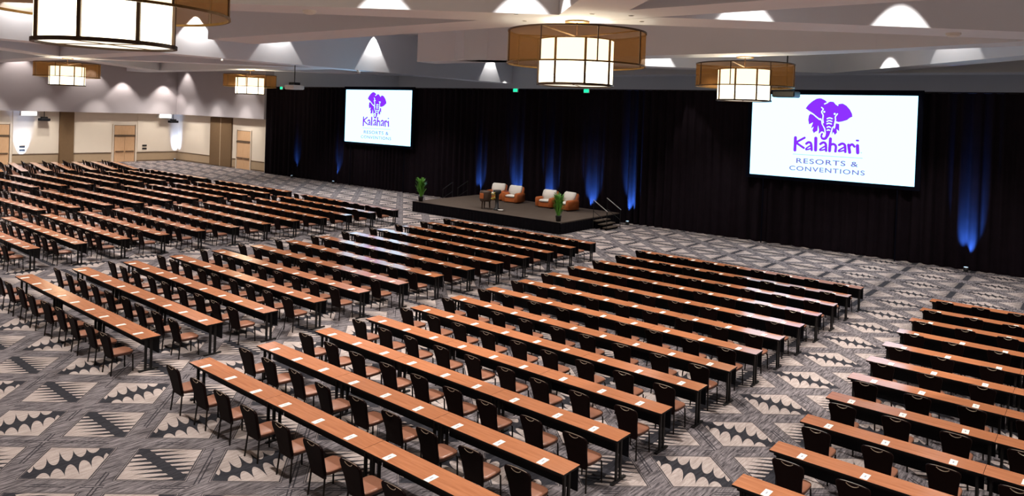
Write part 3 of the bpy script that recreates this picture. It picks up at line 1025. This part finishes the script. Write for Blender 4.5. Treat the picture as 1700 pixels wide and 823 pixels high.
def seat_mb():
    out = []
    for a in range(20):
        t_ = 2 * PI * a / 20
        c_, s_ = math.cos(t_), math.sin(t_)
        x = 0.222 * math.copysign(abs(c_) ** 0.45, c_)
        y = 0.235 * math.copysign(abs(s_) ** 0.45, s_)
        x *= 1.0 - 0.10 * (0.235 - y) / 0.47
        out.append((x, y + 0.015))
    mb = MB()
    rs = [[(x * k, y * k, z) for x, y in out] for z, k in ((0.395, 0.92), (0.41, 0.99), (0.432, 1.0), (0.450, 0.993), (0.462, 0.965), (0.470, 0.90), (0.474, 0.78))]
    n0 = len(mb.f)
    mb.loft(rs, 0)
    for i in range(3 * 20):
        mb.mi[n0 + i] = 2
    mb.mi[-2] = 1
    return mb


def leg_mb(sx, front):
    if front:
        return MB().tube([(sx * 0.175, 0.17, 0.41), (sx * 0.185, 0.215, 0.36), (sx * 0.195, 0.225, 0.0)], 0.015, 6)
    return MB().tube([(sx * 0.165, by(0.62) - 0.0, 0.62), (sx * 0.170, -0.205, 0.42), (sx * 0.195, -0.245, 0.0)], 0.015, 6)


def handle_mb():
    mb = MB()
    pts = [(x, by(z) - 0.027, z) for x, z in ((-0.085, 0.905), (-0.06, 0.882), (-0.03, 0.870), (0.0, 0.866), (0.03, 0.870), (0.06, 0.882), (0.085, 0.905))]
    return mb.tube(pts, 0.007, 5)


def topline_mb():
    return MB().tube([(x, by(z) - 0.004, z) for x, z in ((-0.185, 0.904), (-0.11, 0.917), (0, 0.920), (0.11, 0.917), (0.185, 0.904))], 0.0065, 5)


CH = [('seat', seat_mb().mesh('seat', [M['chair_seat'], M['chair_back'], M['chair_side']], True)),
      ('backrest', back_mb().mesh('backrest', M['chair_back'])),
      ('handle', handle_mb().mesh('handle', M['handle'])),
      ('top_rail', topline_mb().mesh('top_rail', M['handle']))]
for sx in (-1, 1):
    for fr in (True, False):
        CH.append(('leg', leg_mb(sx, fr).mesh('leg', M['chair_leg'])))


def chair_lite():
    """one plain-sided chair for the far rows"""
    mb = MB()
    mb.loft([[(x, by(z) + dy, z) for x, z in BACK[::2]] for dy in (0.02, -0.024)], 0)
    mb.box(-0.215, 0.215, -0.21, 0.24, 0.40, 0.47, 1)
    for sx in (-1, 1):
        mb.tube([(sx * 0.18, 0.19, 0.41), (sx * 0.195, 0.225, 0)], 0.013, 4, 0)
        mb.tube([(sx * 0.17, -0.2, 0.42), (sx * 0.195, -0.245, 0)], 0.013, 4, 0)
    mb.tube([(-0.17, by(0.905) - 0.006, 0.905), (0.17, by(0.905) - 0.006, 0.905)], 0.0065, 4, 2)
    return mb


PAD = MB().box(-0.052, 0.052, -0.105, 0.105, 0, 0.006).mesh('notepad', M['pad'])
TP, TF = table_proto(), table_far()

# block: x0, y0, angle, rows, where it is
BLOCKS = [
    ('A', -13.961, 7.408, -1.004, 8.192, 13, 'second block from right'),
    ('R', -3.822, 10.188, -1.081, 8.192, 11, 'rightmost table block'),
    ('C', -24.131, 7.523, -0.864, 8.051, 13, 'third block from right'),
    ('D', -36.269, 9.219, -0.892, 7.960, 12, 'fourth block from right'),
    ('E', -45.758, 12.340, 0.938, 8.012, 10, 'fifth block from right'),
    ('F', -55.692, 15.313, 1.152, 8.190, 8, 'sixth block from right'),
    ('G', -66.35, 18.45, -11.0, 8.166, 7, 'angled leftmost block'),
]
chairs, pads = [], []
for key, x0, y0, th, L, rows, where in BLOCKS:
    a = R(th)
    ca, sa = math.cos(a), math.sin(a)
    off = (L - 3 * TL) / 2
    pitch = PITCH if key != 'G' else 1.42
    for r in range(rows):
        def at(lx, ly):
            ly += r * pitch
            return x0 + ca * lx - sa * ly, y0 + sa * lx + ca * ly
        rowtxt = ORD[r] + ' row from camera'
        for k in range(3):
            seen = False
            for lx in (0, TL / 2, TL):
                q = to_px((*at(off + k * TL + lx, TD / 2), TH))
                if q and -8 < q[0] < 1710 and q[1] < 850:
                    seen = True
            if not seen:
                continue
            px, py = at(off + k * TL, 0)
            t = thing('seminar_table', 'cherry-topped seminar table, %s of three, %s, %s' % (('left', 'middle', 'right')[k], rowtxt, where), 'table', (px, py, 0), a, 'seminar tables, ' + where)
            for nm, me in (TP if key in 'ARCD' else TF):
                link(nm, me, t)
            if key in 'ARCD':
                pass
        for i in range(9):
            lx = off + (i + 0.5) * 3 * TL / 9
            jx, jy, jr = random.gauss(0, 0.025), random.gauss(0, 0.018), random.gauss(0, R(1.6))
            cx, cy = at(lx + jx, -0.235 + jy)
            q = to_px((cx, cy, 0.6))
            if q and -15 < q[0] < 1720 and q[1] < 860:
                d = math.hypot(cx, cy)
                chairs.append((d, cx, cy, a + jr, 'brown banquet chair, %s from left, %s, %s' % (ORD[i], rowtxt, where), where))
            nx, ny = at(lx + random.gauss(0, 0.03), 0.125 + random.gauss(0, 0.01))
            q = to_px((nx, ny, TH))
            if q and -4 < q[0] < 1704 and q[1] < 826:
                pads.append((math.hypot(nx, ny), nx, ny, a + random.gauss(0, R(1.5)), 'white notepad, %s from left, %s, %s' % (ORD[i], rowtxt, where), where))

chairs.sort()
pads.sort()
for d, x, y, rz, lab, where in chairs[:300]:
    t = thing('banquet_chair', lab, 'chair', (x, y, 0), rz, 'banquet chairs, ' + where)
    for nm, me in CH:
        link(nm, me, t)
for d, x, y, rz, lab, where in pads[:300]:
    o = link('notepad', PAD, None, (x, y, TH + 0.0005), rz)
    tag(o, lab, 'notepad', 'notepads, ' + where)


def merged(name, src, items, z, mats, label, cat):
    vs, fs, mi = [], [], []
    for d, x, y, rz, *_ in items:
        c_, s_ = math.cos(rz), math.sin(rz)
        n = len(vs)
        vs += [(x + c_ * p[0] - s_ * p[1], y + s_ * p[0] + c_ * p[1], p[2] + z) for p in src.v]
        fs += [tuple(i + n for i in f) for f in src.f]
        mi += src.mi
    mb = MB()
    mb.v, mb.f, mb.mi = vs, fs, mi
    o = link(name, mb.mesh(name, mats))
    tag(o, label, cat)
    o['kind'] = 'stuff'


merged('far_chairs', chair_lite(), chairs[300:], 0, [M['chair_back'], M['chair_seat'], M['handle']], 'hundreds of small dark chairs in the distant left table blocks', 'chairs')
merged('far_notepads', MB().box(-0.052, 0.052, -0.105, 0.105, 0, 0.006), pads[300:], TH + 0.0005, [M['white_hide_and_glare']], 'small white notepads on the distant left tables', 'notepads')
print('chairs', len(chairs), 'pads', len(pads))
